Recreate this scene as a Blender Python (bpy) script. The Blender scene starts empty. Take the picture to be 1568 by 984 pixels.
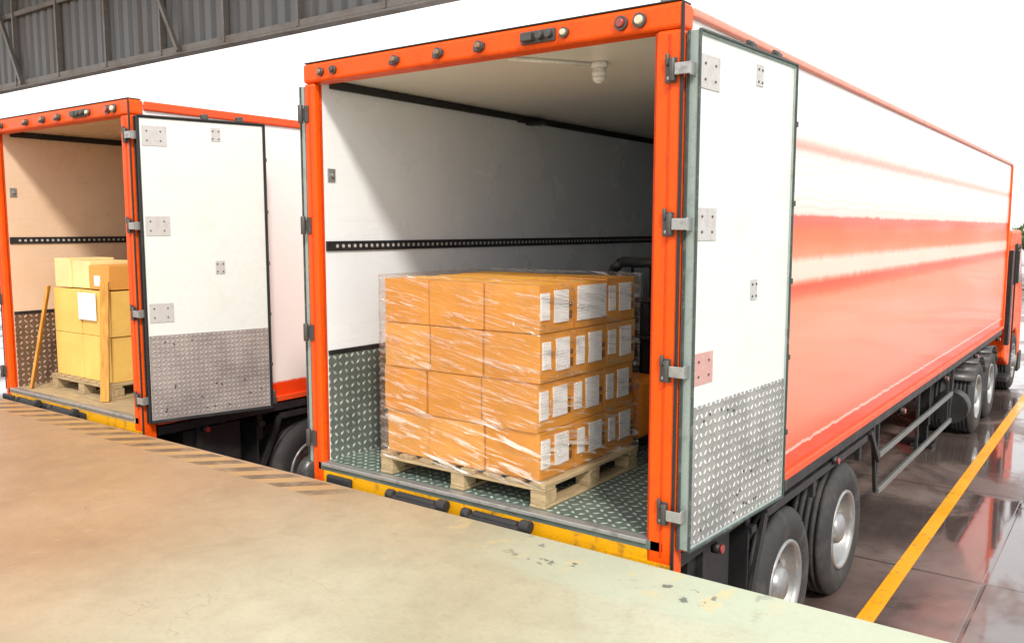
import bpy, bmesh, math, random
from mathutils import Vector, Matrix, noise as mnoise
random.seed(7)
S=bpy.context.scene
C=S.collection
try:
    S.view_settings.view_transform='Standard'; S.view_settings.look='None'; S.view_settings.exposure=0
except Exception: pass

# ---------------------------------------------------------------- node helpers
class NT:
    def __init__(s,name):
        s.m=bpy.data.materials.new(name); s.m.use_nodes=True
        s.t=s.m.node_tree; s.n=s.t.nodes; s.l=s.t.links
        s.bsdf=s.n['Principled BSDF']; s.out=s.n['Material Output']
        s._co=None
    def put(s,sock,v):
        if isinstance(v,bpy.types.NodeSocket): s.l.new(v,sock)
        elif v is not None:
            if isinstance(v,(tuple,list)) and len(v)==3 and sock.type=='RGBA': v=(*v,1)
            sock.default_value=v
    def co(s):
        if s._co is None:
            tc=s.n.new('ShaderNodeTexCoord'); s._co=tc.outputs['Object']
        return s._co
    def xyz(s):
        x=s.n.new('ShaderNodeSeparateXYZ'); s.l.new(s.co(),x.inputs[0]); return x.outputs
    def comb(s,x,y,z):
        c=s.n.new('ShaderNodeCombineXYZ')
        for i,v in enumerate((x,y,z)): s.put(c.inputs[i],v)
        return c.outputs[0]
    def M(s,op,a,b=None,c=None,clamp=False):
        m=s.n.new('ShaderNodeMath'); m.operation=op; m.use_clamp=clamp
        s.put(m.inputs[0],a)
        if b is not None: s.put(m.inputs[1],b)
        if c is not None: s.put(m.inputs[2],c)
        return m.outputs[0]
    def noise(s,scale,detail=4,rough=.55,vec=None,dist=0):
        n=s.n.new('ShaderNodeTexNoise'); n.inputs['Scale'].default_value=scale
        n.inputs['Detail'].default_value=min(detail,4); n.inputs['Roughness'].default_value=rough
        n.inputs['Distortion'].default_value=dist
        s.l.new(vec if vec is not None else s.co(),n.inputs['Vector'])
        return n.outputs['Fac']
    def scaled(s,sx,sy,sz):
        m=s.n.new('ShaderNodeMapping'); m.inputs['Scale'].default_value=(sx,sy,sz)
        s.l.new(s.co(),m.inputs[0]); return m.outputs[0]
    def rng(s,v,a,b,c=0,d=1,smooth=False):
        r=s.n.new('ShaderNodeMapRange'); r.clamp=True
        if smooth: r.interpolation_type='SMOOTHSTEP'
        s.put(r.inputs[0],v)
        for i,k in enumerate((a,b,c,d)): r.inputs[i+1].default_value=k
        return r.outputs[0]
    def mix(s,f,a,b,mode='MIX'):
        m=s.n.new('ShaderNodeMix'); m.data_type='RGBA'; m.blend_type=mode
        s.put(m.inputs[0],f); s.put(m.inputs[6],a); s.put(m.inputs[7],b)
        return m.outputs[2]
    def ramp(s,f,stops,interp='LINEAR'):
        r=s.n.new('ShaderNodeValToRGB'); cr=r.color_ramp; cr.interpolation=interp
        while len(cr.elements)>1: cr.elements.remove(cr.elements[-1])
        cr.elements[0].position=stops[0][0]; cr.elements[0].color=(*stops[0][1],1)
        for p,c in stops[1:]:
            e=cr.elements.new(p); e.color=(*c,1)
        s.put(r.inputs[0],f); return r.outputs[0]
    def bump(s,h,strength=.3,dist=.01):
        b=s.n.new('ShaderNodeBump'); b.inputs['Strength'].default_value=strength
        b.inputs['Distance'].default_value=dist; s.l.new(h,b.inputs['Height'])
        s.l.new(b.outputs[0],s.bsdf.inputs['Normal']); return b
    def set(s,color=None,rough=None,metal=None,coat=None,spec=None,**k):
        I=s.bsdf.inputs
        if color is not None: s.put(I['Base Color'],color)
        if rough is not None: s.put(I['Roughness'],rough)
        if metal is not None: s.put(I['Metallic'],metal)
        if coat is not None: s.put(I['Coat Weight'],coat); I['Coat Roughness'].default_value=.06
        if spec is not None: s.put(I['Specular IOR Level'],spec)
        return s.m
def dark(c,f): return tuple(x*f for x in c)
def paint(name,c,rough=.4,metal=0,dirt=.35,dirtcol=(.08,.06,.05),scale=6,coat=0,bump=.05,var=.15,spec=.5):
    m=NT(name)
    n1=m.noise(scale,4,.65); n2=m.noise(scale*7,2)
    base=m.mix(m.rng(n2,.3,.7),dark(c,1-var),c)
    col=m.mix(m.M('MULTIPLY',m.rng(n1,.52,.75),dirt),base,dirtcol)
    m.set(col,m.rng(n1,.3,.8,rough*.75,min(1,rough*1.4)),metal,coat,spec)
    if bump: m.bump(n2,bump,.004)
    return m.m

# ---------------------------------------------------------------- materials
ORANGE=paint('orange_frame_paint',(.88,.095,.004),.38,dirt=.5,dirtcol=(.32,.05,.01),spec=.25)
YELLOW=paint('worn_yellow_paint',(.88,.42,.006),.5,dirt=.85,dirtcol=(.12,.07,.03),scale=9,spec=.3)
BLACK=paint('black_chassis_paint',(.016,.016,.018),.5,dirt=.3,dirtcol=(.07,.06,.055))
RUBBER=paint('black_rubber',(.022,.022,.024),.75,dirt=.35,dirtcol=(.12,.11,.10),scale=12,bump=.3)
TIRE=paint('tyre_rubber',(.03,.03,.033),.75,dirt=.6,dirtcol=(.11,.10,.09),scale=5)
GASKET=paint('door_gasket_rubber',(.05,.07,.07),.6,dirt=.5,dirtcol=(.25,.26,.24),scale=20)
EDGE=paint('door_edge_aluminium',(.34,.41,.39),.45,.15,dirt=.5,dirtcol=(.14,.13,.12),scale=15)
STEEL=paint('galvanised_steel',(.42,.43,.43),.4,.6,dirt=.6,dirtcol=(.10,.07,.05),scale=18)
CASTM=paint('dark_cast_metal',(.10,.10,.10),.45,.6,dirt=.6,dirtcol=(.12,.06,.03),scale=25)
ALU=paint('aluminium_rim',(.34,.35,.36),.4,.55,dirt=.8,dirtcol=(.13,.11,.10),scale=6)
PLATE=paint('grey_bracket_plate',(.52,.51,.51),.45,.1,dirt=.6,dirtcol=(.36,.30,.29),scale=22)
REDPL=paint('faded_red_bracket',(.58,.33,.31),.5,.1,dirt=.7,scale=22,dirtcol=(.55,.50,.48))
WHITEP=paint('white_door_panel',(.66,.695,.68),.32,dirt=.3,dirtcol=(.50,.48,.43),scale=3,bump=.03,var=.04)
LAMPW=paint('white_plastic',(.8,.8,.78),.3,dirt=.05)
GREY=paint('grey_canopy_steel',(.24,.22,.20),.55,.2,dirt=.6,dirtcol=(.17,.11,.07),scale=2)
def lens(n,c):
    m=NT(n); m.set(c,.15,0,.6); return m.m
LRED=lens('red_lamp_lens',(.30,.03,.02)); LCLR=lens('clear_lamp_lens',(.62,.55,.40)); LAMB=lens('amber_lamp_lens',(.22,.12,.06))

def wallmat(name,c0,c1):
    m=NT(name)
    n=m.noise(1.5,4,.6); sc=m.noise(3,4,.7,m.scaled(1,.5,9)); 
    v=m.noise(2,4,.7,m.scaled(1,5,.5))
    c=m.mix(m.rng(n,.3,.7),c0,c1)
    c=m.mix(m.M('MULTIPLY',m.rng(sc,.58,.75),.16),c,dark(c0,.5))
    c=m.mix(m.M('MULTIPLY',m.rng(v,.6,.8),.12),c,dark(c0,.6))
    m.set(c,m.rng(n,.3,.7,.22,.32)); m.bump(m.noise(2.0,2,.5,m.scaled(1,1,.6)),.16,.05); return m.m
WALL=wallmat('white_wall_lining',(.74,.79,.86),(.79,.84,.89)); WALLP=wallmat('wall_lining_warm_bounce',(.70,.50,.35),(.78,.59,.44))  # peach of the second lining: warm bounced light put into its colour
def ceilmat():
    m=NT('ceiling_lining'); n=m.noise(1.2,4)
    m.set(m.mix(m.rng(n,.3,.7),(.74,.76,.72),(.82,.83,.79)),.35); m.bump(m.noise(3,2),.1,.03); return m.m
CEIL=ceilmat()
def diamond(name,a,b,sp=.05,base=(.20,.215,.21),hi=(.62,.64,.63),metal=.45):
    m=NT(name); o=m.xyz(); u=m.M('DIVIDE',o[a],sp); v=m.M('DIVIDE',o[b],sp)
    par=m.M('FLOORED_MODULO',m.M('ADD',m.M('FLOOR',u),m.M('FLOOR',v)),2)
    fu=m.M('SUBTRACT',m.M('FRACT',u),.5); fv=m.M('SUBTRACT',m.M('FRACT',v),.5)
    sg=m.M('SUBTRACT',m.M('MULTIPLY',par,2),1)
    p=m.M('ADD',fu,m.M('MULTIPLY',fv,sg)); q=m.M('SUBTRACT',fu,m.M('MULTIPLY',fv,sg))
    d=m.M('SQRT',m.M('ADD',m.M('POWER',m.M('DIVIDE',p,.60),2),m.M('POWER',m.M('DIVIDE',q,.30),2)))
    h=m.rng(d,.55,1.05,1,0,True)
    n=m.noise(4,4,.65); n2=m.noise(30,2)
    b0=m.mix(m.rng(n,.35,.7),base,dark(base,.6))
    hh=m.mix(m.rng(n,.45,.75),hi,dark(hi,.6))
    c=m.mix(m.M('MULTIPLY',h,m.rng(n2,.35,.6,.55,.95)),b0,hh)
    m.set(c,m.rng(n2,.3,.7,.30,.5),metal); m.bump(h,.8,.006); return m.m
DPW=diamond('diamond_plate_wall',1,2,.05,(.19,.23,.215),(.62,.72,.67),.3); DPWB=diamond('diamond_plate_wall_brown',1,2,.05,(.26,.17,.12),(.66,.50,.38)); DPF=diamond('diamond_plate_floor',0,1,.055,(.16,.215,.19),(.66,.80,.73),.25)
DPD=diamond('diamond_plate_door',1,2,.046,(.34,.345,.34),(.84,.85,.84),.15)
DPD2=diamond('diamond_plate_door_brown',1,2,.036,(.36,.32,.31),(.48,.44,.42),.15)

def livery_and_reflections(name,main=True):
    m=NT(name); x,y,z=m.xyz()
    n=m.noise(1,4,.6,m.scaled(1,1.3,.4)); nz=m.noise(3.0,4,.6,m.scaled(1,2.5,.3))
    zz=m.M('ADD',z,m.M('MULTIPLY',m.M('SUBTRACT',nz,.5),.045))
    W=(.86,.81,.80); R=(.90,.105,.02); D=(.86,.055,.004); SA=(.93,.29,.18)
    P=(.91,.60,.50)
    if main:  # red and white livery plus blurred reflections, painted into the colour bands
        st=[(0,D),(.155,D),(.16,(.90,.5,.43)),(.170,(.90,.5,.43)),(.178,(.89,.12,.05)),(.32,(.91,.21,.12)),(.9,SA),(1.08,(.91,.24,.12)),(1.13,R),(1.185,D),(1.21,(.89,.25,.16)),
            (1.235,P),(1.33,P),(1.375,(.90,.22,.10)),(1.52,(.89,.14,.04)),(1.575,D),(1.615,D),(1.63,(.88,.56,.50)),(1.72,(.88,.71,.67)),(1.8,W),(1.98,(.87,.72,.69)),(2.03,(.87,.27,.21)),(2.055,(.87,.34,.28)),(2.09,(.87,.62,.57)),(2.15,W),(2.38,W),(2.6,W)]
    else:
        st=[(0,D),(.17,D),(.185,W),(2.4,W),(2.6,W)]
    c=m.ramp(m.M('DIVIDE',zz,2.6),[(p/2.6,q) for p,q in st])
    if main:  # ripple stripes: a corrugated reflection painted into the colour
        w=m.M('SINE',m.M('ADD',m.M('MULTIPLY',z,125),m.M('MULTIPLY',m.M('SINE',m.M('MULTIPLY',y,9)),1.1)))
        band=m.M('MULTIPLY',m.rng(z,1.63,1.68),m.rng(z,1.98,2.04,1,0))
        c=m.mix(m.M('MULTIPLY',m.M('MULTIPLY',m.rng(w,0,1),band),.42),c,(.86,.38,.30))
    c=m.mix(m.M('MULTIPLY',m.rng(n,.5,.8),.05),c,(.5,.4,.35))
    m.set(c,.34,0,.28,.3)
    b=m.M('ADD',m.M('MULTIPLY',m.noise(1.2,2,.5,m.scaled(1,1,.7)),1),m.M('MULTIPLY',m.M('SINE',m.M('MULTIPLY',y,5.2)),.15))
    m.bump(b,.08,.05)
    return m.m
LIV1=livery_and_reflections('trailer_livery_with_reflections'); LIV2=livery_and_reflections('trailer_livery_white',False)
TOPR=paint('red_top_rail',(.86,.28,.20),.35,dirt=.2,dirtcol=(.6,.25,.2),spec=.3)
TOPR2=paint('orange_top_rail',(.86,.09,.02),.35,dirt=.2,dirtcol=(.5,.1,.05),spec=.3)

def cardboard(name,c):
    m=NT(name); n=m.noise(3,4); f=m.noise(60,2,.6,m.scaled(1,1,.25)); 
    col=m.mix(m.rng(n,.3,.7),dark(c,.84),c); col=m.mix(m.M('MULTIPLY',m.rng(f,.5,.8),.2),col,dark(c,.6))
    m.set(col,.6,0,None,.25); m.bump(f,.15,.003); return m.m
CARD=cardboard('cardboard_tan',(.70,.305,.052)); CARD2=cardboard('cardboard_tan_pale',(.74,.36,.085)); CARDSHADE=cardboard('cardboard_gap_shade',(.30,.12,.03)); CARDY=cardboard('cardboard_yellow',(.88,.58,.16)); CARDP=cardboard('cardboard_pale_yellow',(.9,.72,.36))
TAPE=NT('packing_tape').set((.88,.50,.03),.25,0,None,.3)
def labelmat(name,a,b):
    m=NT(name); o=m.xyz()
    rows=m.M('FRACT',m.M('MULTIPLY',o[b],60)); word=m.noise(1,2,.5,m.comb(m.M('MULTIPLY',o[a],140),m.M('FLOOR',m.M('MULTIPLY',o[b],60)),0))
    ink=m.M('MULTIPLY',m.rng(rows,.5,.6),m.rng(word,.48,.56))
    big=m.rng(m.noise(9,0),.45,.55)
    m.set(m.mix(m.M('MULTIPLY',ink,m.M('MULTIPLY',m.M('SUBTRACT',1,m.M('MULTIPLY',big,.8)),.5)),(.86,.87,.90),(.12,.12,.18)),.4); return m.m
LABX=labelmat('paper_label_side',1,2); LABY=labelmat('paper_label_front',0,2)
PRINT=NT('box_print').set((.18,.08,.03),.6)
def wood(name,c,axis):
    m=NT(name); sc=[6,6,6]; sc[axis]=.6
    g=m.noise(9,4,.65,m.scaled(*sc)); 
    m.set(m.mix(m.rng(g,.3,.7),dark(c,.5),c),.7,0,None,.2); m.bump(g,.2,.004); return m.m
WOODX=wood('pallet_wood_x',(.54,.41,.24),0); WOODY=wood('pallet_wood_y',(.54,.41,.24),1); WOODZ=wood('plank_wood',(.74,.38,.09),2)
def filmmat():
    m=NT('stretch_wrap_film')
    x,y,z=m.xyz()
    diag=m.comb(m.M('ADD',x,y),m.M('ADD',z,m.M('MULTIPLY',m.M('ADD',x,y),.18)),0)
    mp=m.n.new('ShaderNodeMapping'); mp.inputs['Scale'].default_value=(2.0,22,1); m.l.new(diag,mp.inputs[0])
    st=m.noise(1.6,4,.62,mp.outputs[0],.8); cr=m.noise(9,4,.7,None,1.5)
    patch=m.noise(2.2,3,.5)
    t=m.n.new('ShaderNodeBsdfTransparent'); t.inputs[0].default_value=(1,.99,.98,1)
    g=m.n.new('ShaderNodeBsdfGlossy'); g.inputs['Roughness'].default_value=.08; g.inputs['Color'].default_value=(1,1,1,1)
    d=m.n.new('ShaderNodeBsdfDiffuse'); d.inputs[0].default_value=(.97,.93,.87,1)
    b=m.n.new('ShaderNodeBump'); b.inputs['Strength'].default_value=1; b.inputs['Distance'].default_value=.045
    m.l.new(m.M('ADD',st,m.M('MULTIPLY',cr,.7)),b.inputs['Height']); m.l.new(b.outputs[0],g.inputs['Normal'])
    lw=m.n.new('ShaderNodeLayerWeight'); lw.inputs[0].default_value=.3
    f=m.M('ADD',m.rng(st,.50,.66,.03,.45),m.M('MULTIPLY',lw.outputs['Fresnel'],.22),clamp=True)
    mx=m.n.new('ShaderNodeMixShader'); m.l.new(f,mx.inputs[0]); m.l.new(t.outputs[0],mx.inputs[1]); m.l.new(g.outputs[0],mx.inputs[2])
    low_glare=m.rng(z,.08,.36,.55,.0)  # glare near the bottom of the wrap, painted as white diffuse
    f2=m.M('MULTIPLY',m.rng(st,.53,.66),m.M('ADD',low_glare,m.rng(patch,.5,.62,.0,.5)))
    mx2=m.n.new('ShaderNodeMixShader'); m.l.new(f2,mx2.inputs[0]); m.l.new(mx.outputs[0],mx2.inputs[1]); m.l.new(d.outputs[0],mx2.inputs[2])
    m.l.new(mx2.outputs[0],m.out.inputs[0]); return m.m
FILM=filmmat()
GLASS=NT('dark_window_glass').set((.02,.03,.035),.05,0,.5)
def dockmat():
    m=NT('stained_concrete_light_gradient'); x,y,z=m.xyz()
    n1=m.noise(.9,4,.55,None,.3); n2=m.noise(2.4,4,.65,None,.5); n3=m.noise(40,3,.6); n4=m.noise(.28,2); n5=m.noise(9,4,.7)
    cool=m.rng(m.M('ADD',m.M('ADD',m.M('MULTIPLY',x,.20),m.M('MULTIPLY',y,.04)),m.M('MULTIPLY',m.M('SUBTRACT',n4,.5),.9)),-.80,-.05,0,1,True)  # warm-to-cool change of light across the floor, put into the concrete colour
    warm=m.ramp(n1,[(.25,(.29,.165,.085)),(.5,(.37,.225,.12)),(.75,(.44,.285,.165))])
    cl=m.ramp(n1,[(.25,(.34,.36,.26)),(.5,(.42,.455,.345)),(.75,(.49,.53,.42))])
    c=m.mix(cool,warm,cl)
    c=m.mix(m.M('MULTIPLY',m.rng(n2,.50,.75),.26),c,(.21,.145,.085))
    c=m.mix(m.M('MULTIPLY',m.rng(n2,.25,.42,1,0),.22),c,(.52,.42,.28))
    c=m.mix(m.M('MULTIPLY',m.rng(n5,.5,.75),.22),c,(.22,.165,.11))
    c=m.mix(m.M('MULTIPLY',m.rng(n5,.28,.42,1,0),.16),c,(.55,.48,.36))
    c=m.mix(m.M('MULTIPLY',m.rng(n3,.5,.7),.15),c,(.20,.15,.11))
    v=m.n.new('ShaderNodeTexVoronoi'); v.feature='DISTANCE_TO_EDGE'; v.inputs['Scale'].default_value=1.1
    wv=m.n.new('ShaderNodeVectorMath'); wv.operation='ADD'; m.l.new(m.co(),wv.inputs[0])
    nn=m.n.new('ShaderNodeTexNoise'); nn.inputs['Scale'].default_value=2.5; nn.inputs['Detail'].default_value=4; m.l.new(m.co(),nn.inputs['Vector']); m.l.new(nn.outputs['Color'],wv.inputs[1])
    m.l.new(wv.outputs[0],v.inputs['Vector'])
    crack=m.M('MULTIPLY',m.rng(v.outputs['Distance'],0,.006,1,0),m.M('MULTIPLY',m.rng(n1,.5,.6),m.rng(x,-2.2,-3.2,0,1)))
    c=m.mix(m.M('MULTIPLY',crack,.35),c,(.15,.10,.06))
    band=m.M('MULTIPLY',m.rng(y,3.19,3.205),m.rng(y,3.41,3.425,1,0))
    st=m.M('FRACT',m.M('DIVIDE',m.M('SUBTRACT',x,m.M('MULTIPLY',y,1.0)),.27))
    wear=m.rng(m.noise(6,4,.7),.36,.55,.35,1); left=m.rng(x,-3.9,-3.6,1,0)
    stripe=m.rng(st,.46,.54)
    c=m.mix(m.M('MULTIPLY',m.M('MULTIPLY',band,stripe),m.M('MULTIPLY',m.M('MULTIPLY',wear,left),.72)),c,(.075,.05,.03))
    c=m.mix(m.M('MULTIPLY',m.M('MULTIPLY',band,m.M('SUBTRACT',1,stripe)),m.M('MULTIPLY',m.M('MULTIPLY',wear,left),.4)),c,(.56,.30,.07))
    right=m.rng(x,-2.7,-1.9); eb=m.rng(m.M('ADD',y,m.M('MULTIPLY',m.noise(3,4),.3)),3.12,3.22)
    c=m.mix(m.M('MULTIPLY',m.M('MULTIPLY',right,eb),.45),c,(.42,.50,.40))
    ch=m.M('MULTIPLY',m.rng(m.noise(9,4,.6),.60,.615),m.M('MULTIPLY',m.rng(x,-2.45,-2.25),m.M('MULTIPLY',m.rng(x,-1.4,-1.1,1,0),m.rng(y,3.12,3.17))))
    ch2=m.M('MULTIPLY',m.rng(m.noise(7,4,.6,m.scaled(1.1,.9,1)),.56,.60),m.M('MULTIPLY',m.rng(x,-3.2,-2.7),m.M('MULTIPLY',m.rng(x,-1.3,-1.0,1,0),m.rng(y,3.12,3.18))))
    c=m.mix(m.M('MULTIPLY',ch2,.35),c,(.62,.46,.18))
    c=m.mix(m.M('MULTIPLY',ch,.85),c,(.10,.12,.11))
    m.set(c,m.rng(n2,.3,.7,.40,.62),0,None,.4); m.bump(m.M('SUBTRACT',m.M('ADD',m.M('MULTIPLY',n2,1),m.M('MULTIPLY',n3,.2)),m.M('MULTIPLY',crack,.5)),.18,.02)
    return m.m
DOCK=dockmat()
def groundmat():
    m=NT('wet_yard_concrete'); x,y,z=m.xyz()
    n=m.noise(.7,4,.6); n2=m.noise(8,4,.65); w=m.noise(.55,4,.6,m.scaled(1.3,.8,1),.5)
    c=m.ramp(n,[(.3,(.085,.058,.052)),(.55,(.15,.11,.10)),(.75,(.22,.175,.16))])
    c=m.mix(m.M('MULTIPLY',m.rng(n2,.5,.7),.35),c,(.05,.035,.03))
    wet=m.rng(w,.42,.56,0,1,True)
    c=m.mix(wet,c,m.mix(.5,c,(.03,.025,.028)))
    fx=m.M('ABSOLUTE',m.M('SUBTRACT',m.M('FRACT',m.M('DIVIDE',m.M('ADD',x,.85),3.2)),.5)); fy=m.M('ABSOLUTE',m.M('SUBTRACT',m.M('FRACT',m.M('DIVIDE',m.M('ADD',y,.4),2.6)),.5))
    j=m.M('MAXIMUM',m.rng(fx,.494,.497),m.rng(fy,.493,.4965))
    c=m.mix(m.M('MULTIPLY',j,.8),c,(.02,.018,.018))
    m.set(c,m.rng(wet,0,1,.36,.05),0,m.rng(wet,0,1,0,.6),m.rng(wet,0,1,.5,1.0))
    h=m.M('MULTIPLY',m.M('ADD',n2,m.M('MULTIPLY',j,-2)),m.rng(wet,0,1,1,.10))
    m.bump(h,.25,.01); return m.m
GROUND=groundmat()
def linemat():
    m=NT('yellow_line_paint'); n=m.noise(14,4,.7); n2=m.noise(1.2,3)
    c=m.mix(m.rng(n,.56,.68),(.85,.36,.008),(.36,.18,.05)); m.set(c,m.rng(n2,.4,.6,.2,.5)); return m.m
LINE=linemat()
def leafmat():
    m=NT('foliage_green'); n=m.noise(.9,3); 
    m.set(m.mix(m.rng(n,.35,.65),(.04,.08,.02),(.10,.16,.05)),.7); return m.m
LEAF=leafmat(); BARK=paint('bark',(.12,.08,.05),.9)
def corrmat():
    m=NT('corrugated_sheet'); x,y,z=m.xyz()
    n=m.noise(.6,4,.6,m.scaled(2.5,1,.3)); pv=m.noise(1,0,.5,m.comb(m.M('FLOOR',m.M('DIVIDE',x,1.0)),0,0))
    c=m.mix(m.rng(pv,.35,.65),(.11,.115,.12),(.24,.245,.25)); c=m.mix(m.M('MULTIPLY',m.rng(n,.45,.75),.7),c,(.13,.09,.07))
    m.set(c,.5,.2); return m.m
CORR=corrmat()

# ---------------------------------------------------------------- mesh helpers
def empty(name,loc=(0,0,0),rotz=0,parent=None):
    e=bpy.data.objects.new(name,None); C.objects.link(e); e.location=loc; e.rotation_euler=(0,0,rotz); e.empty_display_size=.3
    if parent: e.parent=parent
    return e
def obj(name,bm,mat,parent=None,bevel=0,smooth=False,seg=2):
    me=bpy.data.meshes.new(name); bmesh.ops.recalc_face_normals(bm,faces=bm.faces); bm.to_mesh(me); bm.free()
    mats=mat if isinstance(mat,list) else [mat]
    for q in mats: me.materials.append(q)
    if smooth:
        for p in me.polygons: p.use_smooth=True
    o=bpy.data.objects.new(name,me); C.objects.link(o)
    if parent: o.parent=parent
    if bevel:
        b=o.modifiers.new('bevel','BEVEL'); b.width=bevel; b.segments=seg; b.limit_method='ANGLE'; b.angle_limit=math.radians(40); b.harden_normals=False
    return o
def abox(bm,lo,hi,mi=0,rot=None,piv=None):
    x0,y0,z0=lo;x1,y1,z1=hi
    vs=[Vector(p) for p in ((x0,y0,z0),(x1,y0,z0),(x1,y1,z0),(x0,y1,z0),(x0,y0,z1),(x1,y0,z1),(x1,y1,z1),(x0,y1,z1))]
    if rot is not None:
        pv=Vector(piv) if piv else (Vector(lo)+Vector(hi))/2
        vs=[pv+rot@(v-pv) for v in vs]
    v=[bm.verts.new(p) for p in vs]
    for f in ((0,3,2,1),(4,5,6,7),(0,1,5,4),(1,2,6,5),(2,3,7,6),(3,0,4,7)):
        fc=bm.faces.new([v[i] for i in f]); fc.material_index=mi
def box(name,lo,hi,mat,parent=None,bevel=0):
    bm=bmesh.new(); abox(bm,lo,hi); return obj(name,bm,mat,parent,bevel)
def acyl(bm,p0,p1,r,seg=16,mi=0,r1=None):
    p0=Vector(p0);p1=Vector(p1);d=(p1-p0).normalized()
    a=d.orthogonal().normalized(); b=d.cross(a); r1=r if r1 is None else r1
    A=[bm.verts.new(p0+r*(math.cos(t)*a+math.sin(t)*b)) for t in [2*math.pi*i/seg for i in range(seg)]]
    B=[bm.verts.new(p1+r1*(math.cos(t)*a+math.sin(t)*b)) for t in [2*math.pi*i/seg for i in range(seg)]]
    for i in range(seg):
        f=bm.faces.new((A[i],A[(i+1)%seg],B[(i+1)%seg],B[i])); f.material_index=mi; f.smooth=True
    f=bm.faces.new(A[::-1]); f.material_index=mi; f=bm.faces.new(B); f.material_index=mi
def abeam(bm,p0,p1,w,h,mi=0):
    p0=Vector(p0);p1=Vector(p1);d=(p1-p0);L=d.length;d.normalize()
    q=d.to_track_quat('Y','Z').to_matrix()
    pts=[]
    for yy in (0,L):
        for xx,zz in ((-w/2,-h/2),(w/2,-h/2),(w/2,h/2),(-w/2,h/2)): pts.append(bm.verts.new(p0+q@Vector((xx,yy,zz))))
    for f in ((0,1,2,3),(7,6,5,4),(0,4,5,1),(1,5,6,2),(2,6,7,3),(3,7,4,0)):
        bm.faces.new([pts[i] for i in f]).material_index=mi
def alathe(bm,cx,cy,cz,prof,seg=48,mi=0):
    rings=[]
    for dx,r in prof:
        rings.append([bm.verts.new((cx+dx,cy+r*math.cos(2*math.pi*i/seg),cz+r*math.sin(2*math.pi*i/seg))) for i in range(seg)])
    for a,b in zip(rings[:-1],rings[1:]):
        for i in range(seg):
            f=bm.faces.new((a[i],a[(i+1)%seg],b[(i+1)%seg],b[i])); f.material_index=mi; f.smooth=True
    return rings

def wheel(bm,cx,cy,cz,R=.5,out=1,dish=True):
    w=.27
    P=[(0,.30),(.012,.33),(.022,.38),(.018,.43),(0,.465),(-.02,.488),(-.035,R)]
    xs=-.05
    for g in range(4):
        P+=[(xs-.008,R),(xs-.010,R-.014),(xs-.022,R-.014),(xs-.024,R)]; xs-=.048
    P+=[(-w+.035,R),(-w+.02,.488),(-w,.465),(-w-.018,.43),(-w-.012,.33),(-w,.30)]
    P=[(-.03+a,b) for a,b in P]
    alathe(bm,cx,cy,cz,[(out*a,b) for a,b in P],56,0)
    rim=[(-.03,.30),(-.015,.295),(-.02,.275),(-.05,.262),(-.10,.255),(-.13,.235)]
    if dish: rim+=[(-.155,.21),(-.16,.15),(-.15,.13),(-.10,.125),(-.05,.11),(-.03,.085),(-.025,0.001)]
    else: rim+=[(-.06,.2),(-.03,.14),(-.02,.11),(.02,.10),(.03,.06),(.035,.001)]
    alathe(bm,cx,cy,cz,[(out*a,b) for a,b in rim],48,1)
    base=-.16 if dish else -.04
    for i in range(10):
        a=2*math.pi*i/10
        y=cy+.172*math.cos(a);z=cz+.172*math.sin(a)
        acyl(bm,(cx+out*(base-.005),y,z),(cx+out*(base+.035),y,z),.014,6,1)
    for i in range(8):
        a=2*math.pi*(i+.5)/8
        y=cy+.222*math.cos(a);z=cz+.222*math.sin(a)
        acyl(bm,(cx+out*(-.152),y,z),(cx+out*(-.138),y,z),.026,12,2)

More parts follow.
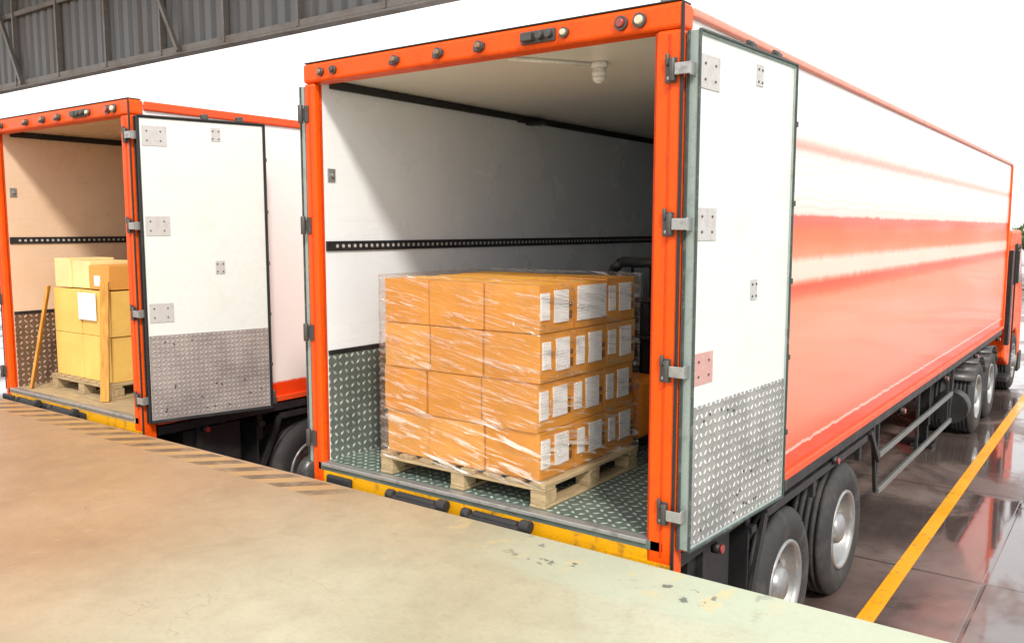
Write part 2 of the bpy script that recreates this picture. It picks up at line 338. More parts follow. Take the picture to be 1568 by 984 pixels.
# ---------------------------------------------------------------- trailer
Y0=3.55
GUARD=paint('guard_rail_paint',(.20,.21,.21),.4,.4)
DKORANGE=paint('darker_orange_paint',(.66,.055,.004),.4,spec=.25)  # darker orange for the strips along the posts
def trailer(name,xr,W,L,door_w,door_ang,liv,main=True,ztop=2.52):
    T=empty(name,(xr,Y0,0))
    zc=ztop-.08
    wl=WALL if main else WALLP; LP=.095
    for s,nm in ((0,'right'),(1,'left')):
        a,b=(-.045,-.02) if s==0 else (-W+.02,-W+.045)
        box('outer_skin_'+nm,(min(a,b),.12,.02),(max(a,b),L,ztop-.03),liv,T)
        a,b=(-.085,-.0455) if s==0 else (-W+.0455,-W+.085)
        box('wall_lining_'+nm,(min(a,b),.06 if s else .12,.03),(max(a,b),L-.05,zc),wl,T)
        xi=-.085 if s==0 else -W+.085; d=-1 if s==0 else 1
        def sb(n,off0,off1,y0,y1,z0,z1,mt,bv=0):
            p,q=xi+d*off0,xi+d*off1
            return box(n,(min(p,q),y0,z0),(max(p,q),y1,z1),mt,T,bv)
        ys=.125 if s==0 else .075
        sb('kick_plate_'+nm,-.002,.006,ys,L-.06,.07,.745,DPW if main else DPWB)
        sb('kick_trim_'+nm,-.002,.014,ys,L-.06,.748,.775,BLACK,.003)
        sb('cargo_track_'+nm,-.002,.012,ys,L-.06,1.40,1.462,BLACK,.003)
        sb('ceiling_trim_'+nm,-.002,.03,.13,L-.06,zc-.05,zc-.002,BLACK,.004)
        bm=bmesh.new(); yy=.16
        while yy<L-.2:
            acyl(bm,(xi+d*.010,yy,1.431),(xi+d*.0135,yy,1.431),.012,8); yy+=.05
        obj('cargo_track_holes_'+nm,bm,PLATE,T)
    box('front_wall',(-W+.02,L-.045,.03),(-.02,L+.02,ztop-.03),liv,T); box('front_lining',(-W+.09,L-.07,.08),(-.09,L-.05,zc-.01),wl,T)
    box('roof_skin',(-W+.01,.12,ztop-.028),(-.01,L,ztop-.004),LAMPW,T)
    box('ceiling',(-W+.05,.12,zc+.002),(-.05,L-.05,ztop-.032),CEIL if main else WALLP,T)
    box('floor_deck',(-W+.05,.0,.025),(-.05,L-.05,.07),DPF if main else WOODX,T)
    TR=TOPR if main else TOPR2; rh=.045 if main else .07
    bm=bmesh.new()
    abox(bm,(-.03,.125,ztop-rh),(.004,L+.03,ztop)); abox(bm,(-W-.004,.125,ztop-rh),(-W+.03,L+.03,ztop)); abox(bm,(-W+.031,L-.02,ztop-rh),(-.031,L+.03,ztop-.002))
    obj('top_rails',bm,TR,T,.014,seg=3)
    bm=bmesh.new()
    abox(bm,(-.03,.125,.0),(.004,L+.03,.05)); abox(bm,(-W-.004,.125,.0),(-W+.03,L+.03,.05))
    obj('bottom_rails',bm,TOPR2,T,.006)
    bm=bmesh.new()
    for xx in (-.05,-W-.006): abox(bm,(xx,L-.04,.051),(xx+.056,L+.032,ztop-rh-.001))
    obj('front_corner_posts',bm,ORANGE,T,.01)
    bm=bmesh.new()
    abox(bm,(-W,0,-.12),(-W+LP,.055,ztop-.11)); abox(bm,(-.13,0,-.12),(0,.115,ztop-.11))
    abox(bm,(-W,-.004,ztop-.109),(0,.118,ztop+.005))
    obj('rear_frame',bm,ORANGE,T,.018,seg=3)
    bm=bmesh.new()
    abox(bm,(-W+.0451,.056,.072),(-W+.0855+.002,.07,ztop-.112)); abox(bm,(-.142,.02,.072),(-.131,.11,ztop-.112))
    for xx in (-W+.045,-.065): abox(bm,(xx,-.004,.0),(xx+.012,.01,ztop-.13))
    obj('frame_ribs',bm,DKORANGE,T,.004)
    bm=bmesh.new()
    abox(bm,(-.004,-.01,-.05),(.012,.0,ztop+.0)); abox(bm,(-W+.01,.0,ztop+.006),(-.01,.11,ztop+.014))
    obj('black_frame_seal',bm,BLACK,T,.004)
    box('rear_sill',(-W+LP+.001,.001,-.20),(-.131,.11,.046),YELLOW,T,.008)
    box('rear_sill_corner_right',(-.35,-.006,-.2),(-.0,.0,-.03),YELLOW,T)
    box('threshold_strip',(-W+LP+.001,-.012,.05),(-.131,.05,.0735),STEEL,T,.004)
    bm=bmesh.new()
    for x0,x1 in ((-2.36,-2.14),(-1.72,-1.45),(-.98,-.86)):
        abox(bm,(x0,-.03,-.12),(x1,.0,.012))
    obj('sill_buffers',bm,RUBBER,T,.015)
    zl=ztop-.055
    for i,(x,r,mt) in enumerate([(-1.73,.018,LAMB),(-1.41,.020,LAMB),(-1.13,.020,LAMB),(-.61,.018,LCLR),(-.30,.024,LRED),(-.205,.024,LCLR),(-2.23,.018,CASTM),(-2.34,.018,LAMB)]):
        x=x*W/2.51
        bm=bmesh.new(); acyl(bm,(x,-.004,zl),(x,-.022,zl),r*1.35,20,0); acyl(bm,(x,-.0215,zl),(x,-.036,zl),r,20,1,r*.7)
        if i in(0,1,2): abox(bm,(x-.035,-.016,zl-.016),(x+.035,-.0045,zl+.012),0); abox(bm,(x-.012,-.045,zl-.03),(x+.012,-.0045,zl-.01),0)
        obj('marker_lamp_%d'%i,bm,[CASTM,mt],T)
    bm=bmesh.new(); xm=-.76*W/2.51
    abox(bm,(xm-.10,-.02,zl-.03),(xm+.10,-.0045,zl+.03)); abox(bm,(xm-.085,-.05,zl-.02),(xm-.02,-.02,zl+.02)); acyl(bm,(xm+.02,-.02,zl),(xm+.02,-.05,zl),.02,12); acyl(bm,(xm+.07,-.02,zl),(xm+.07,-.045,zl),.018,12)
    obj('header_lamp_cluster',bm,CASTM,T,.004)
    HZ=[.22,.894,1.56,2.235]
    bmd=bmesh.new(); bms=bmesh.new()
    for h in HZ:
        abox(bmd,(-.075,-.012,h-.055),(-.02,-.0045,h+.055)); acyl(bmd,(-.035,-.022,h-.05),(-.035,-.022,h+.05),.015,12)
        acyl(bmd,(-.062,-.018,h+.02),(-.062,-.018,h+.07),.010,10)
        abox(bms,(-.02,-.034,h-.026),(.055,-.026,h+.026)); acyl(bms,(-.055,-.012,h+.035),(-.055,-.022,h+.035),.009,8); acyl(bms,(-.055,-.012,h-.035),(-.055,-.022,h-.035),.009,8)
        abox(bms,(.047,-.0255,h-.03),(.055,.04,h+.03))
        abox(bmd,(-W+.01,-.012,h-.05),(-W+.05,-.0045,h+.05)); acyl(bmd,(-W-.012,-.018,h-.055),(-W-.012,-.018,h+.055),.016,12); abox(bmd,(-W-.03,-.012,h-.035),(-W+.01,.03,h+.035))
    obj('hinge_barrels',bmd,CASTM,T,.003); obj('hinge_straps',bms,STEEL,T,.003)
    bm=bmesh.new(); abox(bm,(-W+.086,.10,1.83),(-W+.094,.16,1.91)); acyl(bm,(-W+.094,.13,1.87),(-W+.11,.13,1.87),.012,8)
    obj('wall_keeper',bm,STEEL,T,.002)
    for side in (0,1):
        if side==0: D=empty('rear_door_right',(0.006,.035,0),-door_ang,T); sx=1
        else: D=empty('rear_door_left',(-W-.006,.035,0),math.radians(.3),T); sx=-1
        zb,zt=.045,ztop-.12
        def X(a,b): return (min(a*sx,b*sx),max(a*sx,b*sx))
        def db(n,x0,x1,y0,y1,z0,z1,mt,bv=0):
            a,b=X(x0,x1); return box(n,(a,y0,z0),(b,y1,z1),mt,D,bv)
        dw=door_w
        db('door_core',.0,.052,.006,dw-.006,zb+.006,zt-.006,WHITEP,.004)
        bm=bmesh.new()
        for (y0,y1,z0,z1) in ((0,.02,zb,zt),(dw-.016,dw,zb,zt),(.0205,dw-.0165,zt-.016,zt),(.0205,dw-.0165,zb,zb+.016)):
            a,b=X(-.004,.060); abox(bm,(a,y0,z0),(b,y1,z1))
        obj('door_edge_frame',bm,EDGE if main else BLACK,D,.004)
        bm=bmesh.new()
        for (y0,y1,z0,z1) in ((-.006,.008,zb-.004,zt+.004),(dw-.007,dw+.004,zb-.004,zt+.004),(.0085,dw-.0075,zt-.005,zt+.006),(.0085,dw-.0075,zb-.006,zb+.005)):
            a,b=X(.0605,.070); abox(bm,(a,y0,z0),(b,y1,z1))
        for xx in (.006,):
            a,b=X(xx,xx+.012); abox(bm,(a,-.010,zb),(b,-.0005,zt))
        obj('door_gasket',bm,GASKET if main else BLACK,D,.002)
        db('door_kick_plate',.0525,.0565,.024,dw-.02,zb+.02,.72,DPD if main else DPD2)
        bm=bmesh.new(); bmr=bmesh.new()
        for i,h in enumerate(HZ[1:]):
            a,b=X(.0525,.056); abox(bm,(a,.035,h-.075),(b,.215,h+.075),1 if (i==0 and main) else 0)
            for yy in (.07,.17):
                for zz in (-.035,.035):
                    acyl(bmr,(.0555*sx,yy,h+zz),(.060*sx,yy,h+zz),.006,8)
        for h in (2.30 if main else 2.28,1.24):
            a,b=X(.0525,.056); abox(bm,(a,dw*.56,h-.06),(b,dw*.56+.075,h+.045))
            for yy in (.015,.06):
                for zz in (-.04,.02): acyl(bmr,(.0555*sx,dw*.56+yy,h+zz),(.060*sx,dw*.56+yy,h+zz),.006,8)
        for _ in range(16):
            yy=random.uniform(.08,dw-.08); zz=random.choice((.12,.66,.3,.2))+random.uniform(-.02,.02)
            acyl(bmr,(.056*sx,yy,zz),(.0605*sx,yy,zz),.007,8)
        obj('door_brackets',bm,[PLATE,REDPL],D,.002); obj('door_rivets',bmr,CASTM,D)
        bm=bmesh.new()
        for yy in (.52*dw,.80*dw):
            a,b=X(.01,.06); abox(bm,(a,yy-.025,zt+.006),(b,yy+.025,zt+.03)); acyl(bm,(.035*sx,yy-.03,zt+.035),(.035*sx,yy+.03,zt+.035),.012,10)
        a,b=X(-.0,.075); abox(bm,(a,dw+.005,zb+.03),(b,dw+.035,zb+.09)); acyl(bm,(.05*sx,dw+.02,zb+.02),(.05*sx,dw+.02,zb+.14),.014,10)
        for k in range(5):
            a,b=X(.03,.078); abox(bm,(a,dw-.004,.4+k*.42),(b,dw+.008,.43+k*.42))
        obj('door_fittings',bm,CASTM,D,.003)
        bm=bmesh.new(); acyl(bm,(-.002*sx,dw*.35,zb),(-.002*sx,dw*.35,zt),.010,10); obj('lock_rod',bm,STEEL,D)
    lx,ly=(-.79,.62)
    if main:
        bm=bmesh.new(); acyl(bm,(lx,ly,zc),(lx,ly,zc-.03),.05,20,0,.045)
        prof=[(.030,-.03),(.04,-.045),(.04,-.075),(.03,-.10),(.012,-.112)]
        for a,b in zip(prof[:-1],prof[1:]): acyl(bm,(lx,ly,zc+a[1]),(lx,ly,zc+b[1]),a[0],20,0,b[0])
        obj('ceiling_lamp',bm,LAMPW,T,0,True)
        bm=bmesh.new(); acyl(bm,(-1.09,.18,zc-.012),(lx-.03,ly-.03,zc-.012),.010,10); obj('ceiling_conduit',bm,LAMPW,T,0,True)
        bm=bmesh.new(); abox(bm,(-W+.10,2.2,zc-.075),(-W+.28,2.26,zc-.05)); abox(bm,(-W+.085,2.1,zc-.06),(-W+.12,2.4,zc-.045)); obj('ceiling_bracket',bm,BLACK,T,.004)
    bm=bmesh.new()
    for xx in (-W+.72,-.86):
        abox(bm,(xx,.2,-.12),(xx+.14,L,-.10)); abox(bm,(xx+.06,.2,-.43),(xx+.08,L,-.121)); abox(bm,(xx,.2,-.45),(xx+.14,L,-.431))
    yy=.25
    while yy<L:
        abox(bm,(-W+.04,yy,-.099),(-.04,yy+.06,-.001)); yy+=.45
    abox(bm,(-.075,.13,-.085),(-.015,L,-.015)); abox(bm,(-W+.015,.13,-.085),(-W+.075,L,-.015))
    for s in(-.10,-W+.06):
        for yy in (.5,1.1,2.35,3.55):
            abox(bm,(s,yy,-.32),(s+.04,yy+.06,-.09))
    obj('chassis_frame',bm,BLACK,T,.004)
    bm=bmesh.new()
    ax=(1.72,3.02)
    for a in ax:
        acyl(bm,(-W+.3,a,-.73),(-.3,a,-.73),.065,16)
        for s in (-.62,-W+.62):
            abeam(bm,(s,a-.45,-.52),(s,a,-.60),.08,.07); abeam(bm,(s,a+.45,-.52),(s,a,-.60),.08,.07); abox(bm,(s-.05,a-.52,-.62),(s+.05,a-.42,-.4)); abox(bm,(s-.05,a+.42,-.62),(s+.05,a+.52,-.4))
            acyl(bm,(s+.1,a,-.73),(s+.24,a,-.73),.2,20)
    for s in (0,-W+.6):
        abox(bm,(s-.58,1.08,-.95),(s-.04,1.095,-.18)); abox(bm,(s-.6,1.09,-.2),(s-.02,1.16,-.16))
        abeam(bm,(s-.03,1.10,-.60),(s-.03,1.32,-.14),.03,.05)
        abeam(bm,(s-.03,1.32,-.14),(s-.03,3.6,-.14),.03,.05)
        abeam(bm,(s-.03,3.75,-.12),(s-.03,4.05,-.42),.03,.05)
    abox(bm,(-W+.1,.25,-.72),(-.1,.35,-.60)); 
    for s in (-.5,-W+.4): abox(bm,(s,.26,-.6),(s+.08,.34,-.1))
    abox(bm,(-.55,.4,-.5),(-.1,.95,-.12))
    obj('suspension_and_mudflaps',bm,BLACK,T,.003)
    bm=bmesh.new()
    for a in ax:
        wheel(bm,-.0,a,-.73,.5,1,True); wheel(bm,-.33,a,-.73,.5,1,True)
        wheel(bm,-W+.0,a,-.73,.5,-1,True); wheel(bm,-W+.33,a,-.73,.5,-1,True)
    obj('trailer_wheels',bm,[TIRE,ALU,BLACK],T)
    bm=bmesh.new()
    for s in (-.05,-W+.05):
        for zz in (-.40,-.72):
            abeam(bm,(s,4.15,zz),(s,7.6,zz),.03,.05)
    obj('side_guard_rails',bm,GUARD,T,.004)
    bm=bmesh.new()
    for s in (-.05,-W+.05):
        for yy in (4.2,5.85,7.5):
            abox(bm,(s-.045,yy-.018,-.75),(s-.0155,yy+.018,-.09))
        abeam(bm,(s-.02,4.15,-.72),(s-.02,3.98,-.1),.03,.04); abeam(bm,(s-.02,7.6,-.72),(s-.02,7.75,-.1),.03,.04)
    obj('side_guard_posts',bm,BLACK,T,.004)
    bm=bmesh.new()
    for s in (-.45,-W+.45):
        abox(bm,(s-.06,8.2,-.95),(s+.06,8.32,-.1)); abox(bm,(s-.045,8.215,-1.18),(s+.045,8.305,-.951)); abox(bm,(s-.13,8.13,-1.225),(s+.13,8.39,-1.181))
        abeam(bm,(s,8.26,-.6),(s,8.9,-.2),.04,.04)
    acyl(bm,(-W+.45,8.26,-.55),(-.45,8.26,-.55),.03,10); acyl(bm,(-.1,7.85,-.62),(-.1,8.1,-.62),.2,16)
    obj('landing_gear',bm,BLACK,T,.004)
    bm=bmesh.new()
    yy=.55
    for i in range(6):
        acyl(bm,(-.03,yy,-.11),(.015,yy,-.11),.03,16,0); acyl(bm,(.0145,yy,-.11),(.028,yy,-.11),.022,16,1); yy+=2.1
    obj('side_marker_lamps',bm,[BLACK,LRED],T)
    bm=bmesh.new(); abox(bm,(-.95,5.0,-.5),(-.55,6.0,-.2)); acyl(bm,(-.7,3.9,-.38),(-.7,4.6,-.38),.14,20); obj('tool_box_and_air_tank',bm,BLACK,T,.01)
    return T

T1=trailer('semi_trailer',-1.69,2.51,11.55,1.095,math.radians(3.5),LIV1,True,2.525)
T2=trailer('semi_trailer',-6.17,2.33,11.55,.985,math.radians(16),LIV2,False,2.50)

# ---------------------------------------------------------------- tractor
def tractor(xr,W):
    T=empty('truck_tractor',(xr,Y0,0))
    fy=12.2; fe=14.35
    prof=[(fy,-.55),(fy,1.28),(fy+.15,1.50),(fy+1.35,1.52),(fe-.25,.62),(fe-.04,.45),(fe,-.75),(fe-.35,-.80),(fe-.42,-.50),(fe-.62,-.25),(fe-.92,-.17),(fe-1.22,-.25),(fe-1.42,-.50),(fe-1.48,-.75)]
    bm=bmesh.new(); A=[bm.verts.new((-.04,a,b)) for a,b in prof]; B=[bm.verts.new((-W+.04,a,b)) for a,b in prof]
    bm.faces.new(A); bm.faces.new(B[::-1])
    for i in range(len(prof)): j=(i+1)%len(prof); bm.faces.new((A[i],B[i],B[j],A[j]))
    obj('cab_body',bm,ORANGE,T,.04,seg=3)
    bm=bmesh.new()
    for x0,x1 in ((-.0395,-.03),(-W+.03,-W+.0395)):
        pts=[(fy+.55,.62),(fy+.58,1.28),(fy+1.3,1.28),(fe-.52,.62)]
        a=[bm.verts.new((x0,p,q)) for p,q in pts]; b=[bm.verts.new((x1,p,q)) for p,q in pts]
        bm.faces.new(a); bm.faces.new(b[::-1])
        for i in range(4): bm.faces.new((a[i],a[(i+1)%4],b[(i+1)%4],b[i]))
    abox(bm,(-W+.4,fy-.008,.5),(-.4,fy-.001,1.15))
    p=[(fy+1.40,1.44),(fe-.30,.68)]
    v=[bm.verts.new((x,a+.025,b+.025)) for (a,b) in p for x in (-W+.18,-.18)]
    bm.faces.new((v[0],v[1],v[3],v[2])); obj('cab_windows',bm,GLASS,T)
    bm=bmesh.new()
    abox(bm,(-W+.02,fe-.3,-1.0),(-.02,fe+.12,-.66)); abox(bm,(-W+.5,fe+.0005,-.5),(-.5,fe+.03,.3))
    for s in (.02,-W-.20):
        abox(bm,(s,fe-.45,.55),(s+.18,fe-.38,1.15)); abeam(bm,(s+.09,fe-.42,1.1),(-.1 if s>0 else -W+.1,fe-.6,1.35),.025,.025)
    for s in (-.02,-W-.02): abox(bm,(s-.25,fy+.15,-.95),(s+.02,fy+.75,-.88)); 
    for s in (.0,-W-.03):
        abox(bm,(s-.02,fy+.52,-.5),(s+.005,fy+.53,1.3)); abox(bm,(s-.03,fy-.25,-.3),(s+.03,fy-.05,1.2))
    obj('bumper_grille_mirrors',bm,BLACK,T,.01)
    bm=bmesh.new()
    for s in (-.28,-W+.28): abox(bm,(s-.16,fe+.12,-.92),(s+.16,fe+.14,-.74))
    obj('headlamps',bm,LCLR,T,.01)
    bm=bmesh.new()
    for xx in (-W+.78,-.9): abox(bm,(xx,8.7,-.62),(xx+.1,fe-.3,-.40))
    abox(bm,(-W+.7,9.6,-.39),(-.7,10.6,-.31)); 
    for a in (9.45,10.65,13.05): acyl(bm,(-W+.3,a,-.73),(-.3,a,-.73),.08,16)
    for s in (-.38,-W+.38): acyl(bm,(s,11.3,-.75),(s,12.1,-.75),.28,28)
    obj('tractor_chassis',bm,BLACK,T,.006)
    bm=bmesh.new()
    for a in (9.45,10.65):
        for s in (-.3,-W+.3):
            for k in range(8):
                t0=math.radians(30+k*15); t1=math.radians(30+(k+1)*15); r=.56
                q=[bm.verts.new((s+dx,a+r*math.cos(t),-.73+r*math.sin(t))) for t in (t0,t1) for dx in (-.3,.3)]
                bm.faces.new((q[0],q[1],q[3],q[2]))
    o=obj('wheel_fenders',bm,CASTM,T,0,True); sd=o.modifiers.new('solid','SOLIDIFY'); sd.thickness=.012
    bm=bmesh.new()
    for a in (9.45,10.65):
        for c,o2 in ((0,1),(-.33,1),(-W,-1),(-W+.33,-1)): wheel(bm,c,a,-.73,.5,o2,True)
    wheel(bm,-.02,13.43,-.73,.5,1,False); wheel(bm,-W+.02,13.43,-.73,.5,-1,False)
    obj('tractor_wheels',bm,[TIRE,ALU,BLACK],T)
tractor(-1.69,2.5); tractor(-6.17,2.33)

# ---------------------------------------------------------------- pallet / boxes
def pallet(x0,y0,z0,w,d,h=.134):
    P=empty('wooden_pallet',(x0,y0,z0))
    bm=bmesh.new()
    for i in range(3):
        xx=i*(w-.10)/2
        for j in range(3):
            yy=j*(d-.12)/2
            abox(bm,(xx+.003,yy+.003,.018),(xx+.097,yy+.117,h-.042))
    obj('blocks',bm,WOODX,P,.004)
    bm=bmesh.new()
    for i in range(3):
        xx=i*(w-.10)/2; abox(bm,(xx,0,0),(xx+.10,d,.0175)); 
    obj('bottom_boards',bm,WOODY,P,.003)
    bm=bmesh.new()
    for j in range(3):
        yy=j*(d-.10)/2; abox(bm,(0,yy,h-.0415),(w,yy+.10,h-.0225))
    obj('stringer_boards',bm,WOODX,P,.003)
    bm=bmesh.new(); n=8
    for i in range(n):
        xx=i*(w-.10)/(n-1); abox(bm,(xx,-.002+random.uniform(0,.006),h-.022),(xx+.10,d,h))
    obj('deck_boards',bm,WOODY,P,.003)
    return P
pallet(-3.66,3.615,.071,1.21,1.02)

def stack(name,o,xs,ys,zs,mats,labels,film=True):
    P=empty(name,o); bm=bmesh.new(); bt=bmesh.new(); bl=bmesh.new(); bp=bmesh.new(); bi=bmesh.new()
    def cum(l): 
        r=[0]
        for a in l: r.append(r[-1]+a)
        return r
    X,Y,Z=cum(xs),cum(ys),cum(zs)
    for k in range(len(zs)):
        lx=random.uniform(-.010,.010); ly=random.uniform(-.008,.008)
        dxs=[random.uniform(-.014,.014) for _ in range(len(xs)+1)]
        for i in range(len(xs)):
            for j in range(len(ys)):
                jx,jy=lx+random.uniform(-.003,.003),ly+random.uniform(-.009,.009); g=.005
                a0=dxs[i] if i>0 else 0; a1=dxs[i+1] if i<len(xs)-1 else 0
                dz=random.uniform(-.012,0) if k==len(zs)-1 else 0
                lo=(X[i]+g+jx+a0,Y[j]+g+jy,Z[k]+.001); top=Z[k+1]-.004+dz
                hi=(X[i+1]-g+jx+a1,Y[j+1]-g+jy,top)
                rot=Matrix.Rotation(random.uniform(-.012,.012),3,'Z')
                cx,cy=(lo[0]+hi[0])/2,(lo[1]+hi[1])/2
                mi=random.choice((0,0,1))
                rings=[]
                for t in (0,.25,.5,.75,1):
                    bul=.007*math.sin(math.pi*t)*random.uniform(.3,1.2)
                    zz=lo[2]+(hi[2]-lo[2])*t; ring=[]
                    pts=[(lo[0],lo[1]),(cx,lo[1]-bul),(hi[0],lo[1]),(hi[0]+bul,cy),(hi[0],hi[1]),(cx,hi[1]+bul),(lo[0],hi[1]),(lo[0]-bul,cy)]
                    for p in pts:
                        v=Vector((p[0]-cx,p[1]-cy,0)); v=rot@v; ring.append(bm.verts.new((cx+v.x,cy+v.y,zz)))
                    rings.append(ring)
                for a,b in zip(rings[:-1],rings[1:]):
                    for q in range(8):
                        f=bm.faces.new((a[q],a[(q+1)%8],b[(q+1)%8],b[q])); f.material_index=mi
                bm.faces.new(rings[0][::-1]).material_index=mi
                bm.faces.new(rings[-1]).material_index=mi
                if k==len(zs)-1:
                    abox(bt,(lo[0]+.004,cy-.03,top+.001),(hi[0]-.004,cy+.03,top+.0025)); abox(bm,(lo[0]+.003,cy-.0015,top+.0026),(hi[0]-.003,cy+.0015,top+.003),0)
                if i==len(xs)-1 and labels:
                    xf=hi[0]+.0095; h=hi[2]-lo[2]; w=hi[1]-lo[1]
                    if j==1 and k==len(zs)-1: L=[(.06,.94,.14,.94)]
                    else: L=[(.05,.27,.26,.84),(.42,.82,.22,.88)]
                    for a,b,c,d in L:
                        a+=random.uniform(-.02,.02); c+=random.uniform(-.03,.03)
                        abox(bl,(xf-.013,lo[1]+w*a,lo[2]+h*c),(xf,lo[1]+w*b,lo[2]+h*d))
                    if not(j==1 and k==len(zs)-1):
                        abox(bp,(xf-.012,lo[1]+w*.87,lo[2]+h*.25),(xf-.002,lo[1]+w*.93,lo[2]+h*.42)); abox(bp,(xf-.012,lo[1]+w*.87,lo[2]+h*.5),(xf-.002,lo[1]+w*.93,lo[2]+h*.6))
    o1=obj('cartons',bm,mats,P,.008)
    # added dark core, its brown stands in for shade between the cartons
    abox(bi,(.035,.035,.01),(X[-1]-.035,Y[-1]-.035,Z[-1]-.04)); obj('carton_gap_shade',bi,CARDSHADE,P)
    if bt.verts: obj('tape',bt,TAPE,P)
    else: bt.free()
    if bl.verts: obj('labels',bl,LABX,P); obj('printed_marks',bp,PRINT,P)
    else: bl.free(); bp.free()
    if film:
        g=.022; W,D,H=X[-1],Y[-1],Z[-1]; bm=bmesh.new()
        n=56
        def edge(a,b,m): return [Vector(a).lerp(Vector(b),t/m) for t in range(m)]
        per=edge((-g,-g),(W+g,-g),n)+edge((W+g,-g),(W+g,D+g),n)+edge((W+g,D+g),(-g,D+g),n)+edge((-g,D+g),(-g,-g),n)
        nz=40; rings=[]
        cen=Vector((W/2,D/2))
        for r in range(nz+1):
            z=-.03+(H+.045)*r/nz; ring=[]
            for p in per:
                nrm=(p-cen).normalized(); s=p.x+p.y
                k=mnoise.noise(Vector((s*3,z*16+s*2.2,1)))*.006+mnoise.noise(Vector((p.x*9,p.y*9,z*9)))*.004
                q=p+nrm*k; ring.append(bm.verts.new((q.x,q.y,z)))
            rings.append(ring)
        ring=[]
        for p in per:
            q=cen+(p-cen)*.86; ring.append(bm.verts.new((q.x,q.y,H+.012+mnoise.noise(Vector((p.x*8,p.y*8,0)))*.006)))
        rings.append(ring)
        N=len(per)
        for a,b in zip(rings[:-1],rings[1:]):
            for i in range(N):
                bm.faces.new((a[i],a[(i+1)%N],b[(i+1)%N],b[i]))
        obj('stretch_wrap',bm,FILM,P,0,True)
    return P
stack('cardboard_box_stack',(-3.625,3.635,.207),[.345,.40,.375],[.345,.35,.35],[.26,.263,.262,.265],[CARD,CARD2],True)

# second trailer load
pallet(-8.14,3.80,.071,1.06,.92)
stack('cardboard_box_stack',(-8.09,3.84,.207),[.48,.48],[.44,.43],[.40,.40],[CARDY,CARDY],False,False)
B=empty('cardboard_box_stack',(-8.09,3.86,1.012)); bm=bmesh.new(); bl=bmesh.new()
abox(bm,(-.0,0,0),(.28,.42,.26),1); abox(bm,(.29,.02,0),(.60,.42,.24),1); abox(bm,(.61,.0,0),(.94,.4,.21),2)
abox(bl,(.70,-.003,.03),(.80,-.0005,.12))
obj('cartons',bm,[CARDY,CARDP,CARD2],B,.005); obj('labels',bl,LABY,B)
bm=bmesh.new(); abox(bm,(-7.62,3.822,.74),(-7.32,3.826,.98)); obj('delivery_note',bm,LABY,None)
bm=bmesh.new(); abeam(bm,(-8.23,3.66,.075),(-8.10,3.80,1.02),.075,.02); obj('leaning_wood_plank',bm,WOODZ,None,.003)
bm=bmesh.new(); abeam(bm,(-7.05,3.72,.075),(-7.11,3.80,1.09),.075,.02); obj('leaning_wood_plank',bm,WOODZ,None,.003)

# pallet stacker behind the load
SORANGE=paint('stacker_orange_paint',(.95,.30,.03),.4,dirt=.2,spec=.3)
K=empty('pallet_stacker',(-2.62,5.30,.07))
bm=bmesh.new(); abox(bm,(-.36,0,.10),(.36,.45,.42)); abox(bm,(-.40,-.42,.10),(.05,-.14,.50)); obj('body',bm,SORANGE,K,.04,seg=3)
bm=bmesh.new()
pts=[(-.38,-.06,.05),(-.38,-.06,1.10),(-.36,-.06,1.19),(-.30,-.06,1.24),(.30,-.06,1.24),(.36,-.06,1.19),(.38,-.06,1.10),(.38,-.06,.05)]
for a,b in zip(pts[:-1],pts[1:]): acyl(bm,a,b,.036,10)
for xx in (-.24,-.10,.14): abox(bm,(xx-.022,-.07,.3),(xx+.022,-.03,1.23))
for zz in (.72,.98): acyl(bm,(-.36,-.06,zz),(.36,-.06,zz),.022,8)
abox(bm,(-.34,.0,.43),(.34,.40,.72)); abox(bm,(-.33,-.02,.72),(-.05,.02,.95))
acyl(bm,(0,.5,.5),(0,.75,1.0),.02,10); acyl(bm,(-.12,.75,1.0),(.12,.75,1.0),.02,10)
for xx in (-.28,.28): acyl(bm,(xx-.04,.25,.08),(xx+.04,.25,.08),.08,16)
obj('mast_guard_handle',bm,BLACK,K)
bm=bmesh.new()
for xx in (-.22,.22): abox(bm,(xx-.07,-.55,.02),(xx+.07,-.1,.07))
abox(bm,(-.3,-.13,.02),(.3,-.095,.45)); obj('forks',bm,CASTM,K,.006)

# ---------------------------------------------------------------- setting
box('concrete_loading_dock',(-45,-20,-1.3),(14,3.45,0),DOCK,None,.012)
bm=bmesh.new()
abox(bm,(-45,3.4505,-.14),(14,3.462,-.012)); obj('dock_edge_angle',bm,BLACK,None,.002)
for x0,x1 in ((-3.43,-3.03),(-2.86,-2.46),(-8.1,-7.75),(-7.5,-7.1)):
    D=empty('dock_bumper',((x0+x1)/2,3.463,0)); w=(x1-x0)/2
    bm=bmesh.new(); abox(bm,(-w,0,-.30),(w,.05,.006)); obj('rubber_block',bm,RUBBER,D,.02,seg=3)
    bm=bmesh.new(); acyl(bm,(-w*.85,.03,.008),(w*.6,.03,.004),.022,14); acyl(bm,(w*.72,.03,.01),(w*1.02,.03,.01),.034,14); acyl(bm,(-w*1.25,.03,.0),(-w*1.0,.03,.0),.03,14); obj('rubber_roll',bm,RUBBER,D,.006)
    bm=bmesh.new()
    for xx in (-w*.6,w*.6):
        for zz in (-.08,-.22): acyl(bm,(xx,.05,zz),(xx,.062,zz),.018,10)
    obj('bolts',bm,STEEL,D)
bm=bmesh.new()
v=[bm.verts.new(p) for p in ((-900,-900,-1.23),(900,-900,-1.23),(900,900,-1.23),(-900,900,-1.23))]; bm.faces.new(v)
obj('ground',bm,GROUND)
def sheet(name,x0,x1,y0,y1,z,mat):
    bm=bmesh.new(); v=[bm.verts.new(p) for p in ((x0,y0,z),(x1,y0,z),(x1,y1,z),(x0,y1,z))]; bm.faces.new(v); return obj(name,bm,mat)
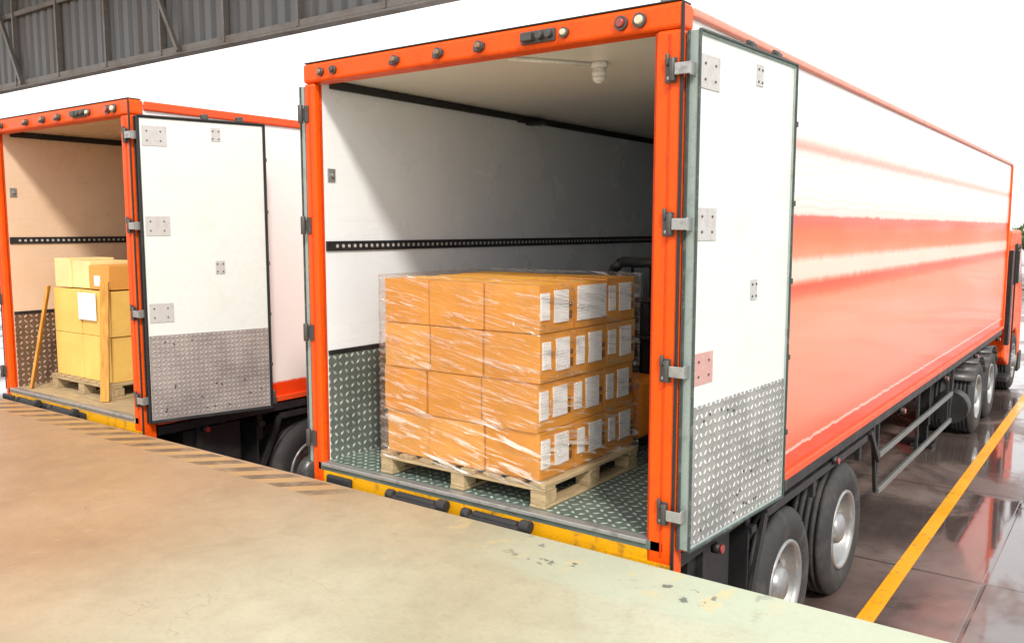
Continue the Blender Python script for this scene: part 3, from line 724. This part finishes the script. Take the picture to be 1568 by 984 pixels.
sheet('yellow_lane_line',-1.50,-1.38,3.6,55,-1.226,LINE)
sheet('yellow_lane_line',2.4,2.52,3.6,55,-1.226,LINE)

# canopy
K=empty('dock_canopy',(0,9,0)); bm=bmesh.new()
x=-32.0; pts=[]
while x<-3.0:
    pts+=[(x,0),(x+.16,0),(x+.20,.06),(x+.28,.06)]; x+=.32
lo=[bm.verts.new((a,b,4.66)) for a,b in pts]; hi=[bm.verts.new((a,b,7.35)) for a,b in pts]
for i in range(len(pts)-1): bm.faces.new((lo[i],lo[i+1],hi[i+1],hi[i]))
obj('corrugated_fascia',bm,CORR,K)
bm=bmesh.new()
abox(bm,(-32,-.10,4.56),(-3.0,.10,4.60)); abox(bm,(-32,-.10,4.601),(-3.0,-.085,4.70)); abox(bm,(-32,-.09,6.05),(-3,-.03,6.15))
x=-31.0
while x<-3:
    abox(bm,(x,-.12,4.602),(x+.06,-.01,7.3)); x+=1.85
for i,x in enumerate([-27.5,-21,-15.2,-9]):
    abeam(bm,(x,-.16,7.3),(x+1.5,-.16,4.6),.07,.07)
obj('canopy_framing',bm,GREY,K,.003)
bm=bmesh.new(); abox(bm,(-32.2,-2.6,7.36),(-2.8,1.8,7.42)); obj('canopy_shade_eave',bm,CORR,K)  # eave out of view, added and sized to shade the fascia
bm=bmesh.new(); abox(bm,(-4.62,.11,-1.23),(-4.46,.26,7.35)); abox(bm,(-32,.11,-1.23),(-31.8,.31,7.35)); obj('canopy_columns',bm,GREY,K)

# distant trees: one object
bm=bmesh.new(); bk=bmesh.new()
tx=-40
while tx<45:
    ty=78+random.uniform(-5,5); h=random.uniform(2.9,3.7); g=-1.23
    acyl(bk,(tx,ty,g),(tx+.2,ty,g+h*.5),.16,8,0,.09)
    for q in range(5):
        a=random.uniform(0,6.28); acyl(bk,(tx+.15,ty,g+h*.4),(tx+math.cos(a)*1.2,ty+math.sin(a)*1.2,g+h*random.uniform(.6,.85)),.07,6,0,.02)
    cl=[(tx+random.gauss(0,1.1),ty+random.gauss(0,1.0),g+h*random.uniform(.4,.88),random.uniform(.4,.7)) for _ in range(10)]
    for cx,cy,cz,r in cl:
        for _ in range(80):
            d=Vector((random.gauss(0,1),random.gauss(0,1),random.gauss(0,1))).normalized()*r*random.uniform(.55,1.08)
            c=Vector((cx,cy,cz))+d; a=Vector((random.gauss(0,1),random.gauss(0,1),random.gauss(0,1))).normalized(); b=a.orthogonal().normalized(); s=random.uniform(.08,.17)
            bm.faces.new([bm.verts.new(c+a*s),bm.verts.new(c+b*s*.6),bm.verts.new(c-a*s),bm.verts.new(c-b*s*.6)])
    tx+=random.uniform(2.2,3.6)
TR=empty('distant_trees'); obj('foliage',bm,LEAF,TR); obj('trunks',bk,BARK,TR)

# ---------------------------------------------------------------- light, sky, camera
sd=Vector((-.63,.51,-.72)).normalized()
sun=bpy.data.lights.new('sun','SUN'); sun.energy=3.3; sun.angle=math.radians(7); sun.color=(1,.92,.80)
so=bpy.data.objects.new('sun',sun); C.objects.link(so); so.rotation_euler=sd.to_track_quat('-Z','Y').to_euler(); so.location=(20,-20,30)
w=bpy.data.worlds.new('World'); S.world=w; w.use_nodes=True; nt=w.node_tree
bg=nt.nodes['Background']; sky=nt.nodes.new('ShaderNodeTexSky'); sky.sky_type='NISHITA'; sky.sun_disc=False
sky.sun_elevation=math.asin(-sd.z); sky.sun_rotation=math.atan2(-sd.x,-sd.y); sky.dust_density=1.5; sky.air_density=1; sky.ozone_density=1
# thin bright overcast: white cloud veil over the clear sky
tc=nt.nodes.new('ShaderNodeTexCoord'); no=nt.nodes.new('ShaderNodeTexNoise'); no.inputs['Scale'].default_value=2.2; no.inputs['Detail'].default_value=3
nt.links.new(tc.outputs['Generated'],no.inputs['Vector'])
rp=nt.nodes.new('ShaderNodeMapRange'); rp.inputs[1].default_value=.3; rp.inputs[2].default_value=.7; rp.inputs[3].default_value=.82; rp.inputs[4].default_value=.94
nt.links.new(no.outputs['Fac'],rp.inputs[0])
mx=nt.nodes.new('ShaderNodeMix'); mx.data_type='RGBA'; mx.inputs[7].default_value=(11.3,11.2,11.0,1)
nt.links.new(rp.outputs[0],mx.inputs[0]); nt.links.new(sky.outputs[0],mx.inputs[6]); nt.links.new(mx.outputs[2],bg.inputs[0]); bg.inputs[1].default_value=.15
cam=bpy.data.cameras.new('camera'); co=bpy.data.objects.new('camera',cam); C.objects.link(co)
cam.sensor_width=36; cam.lens=30.1; cam.clip_start=.05; cam.clip_end=3000
co.location=(0,0,1.54); co.rotation_euler=(math.radians(90-6.18),0,math.radians(36.4))
S.camera=co
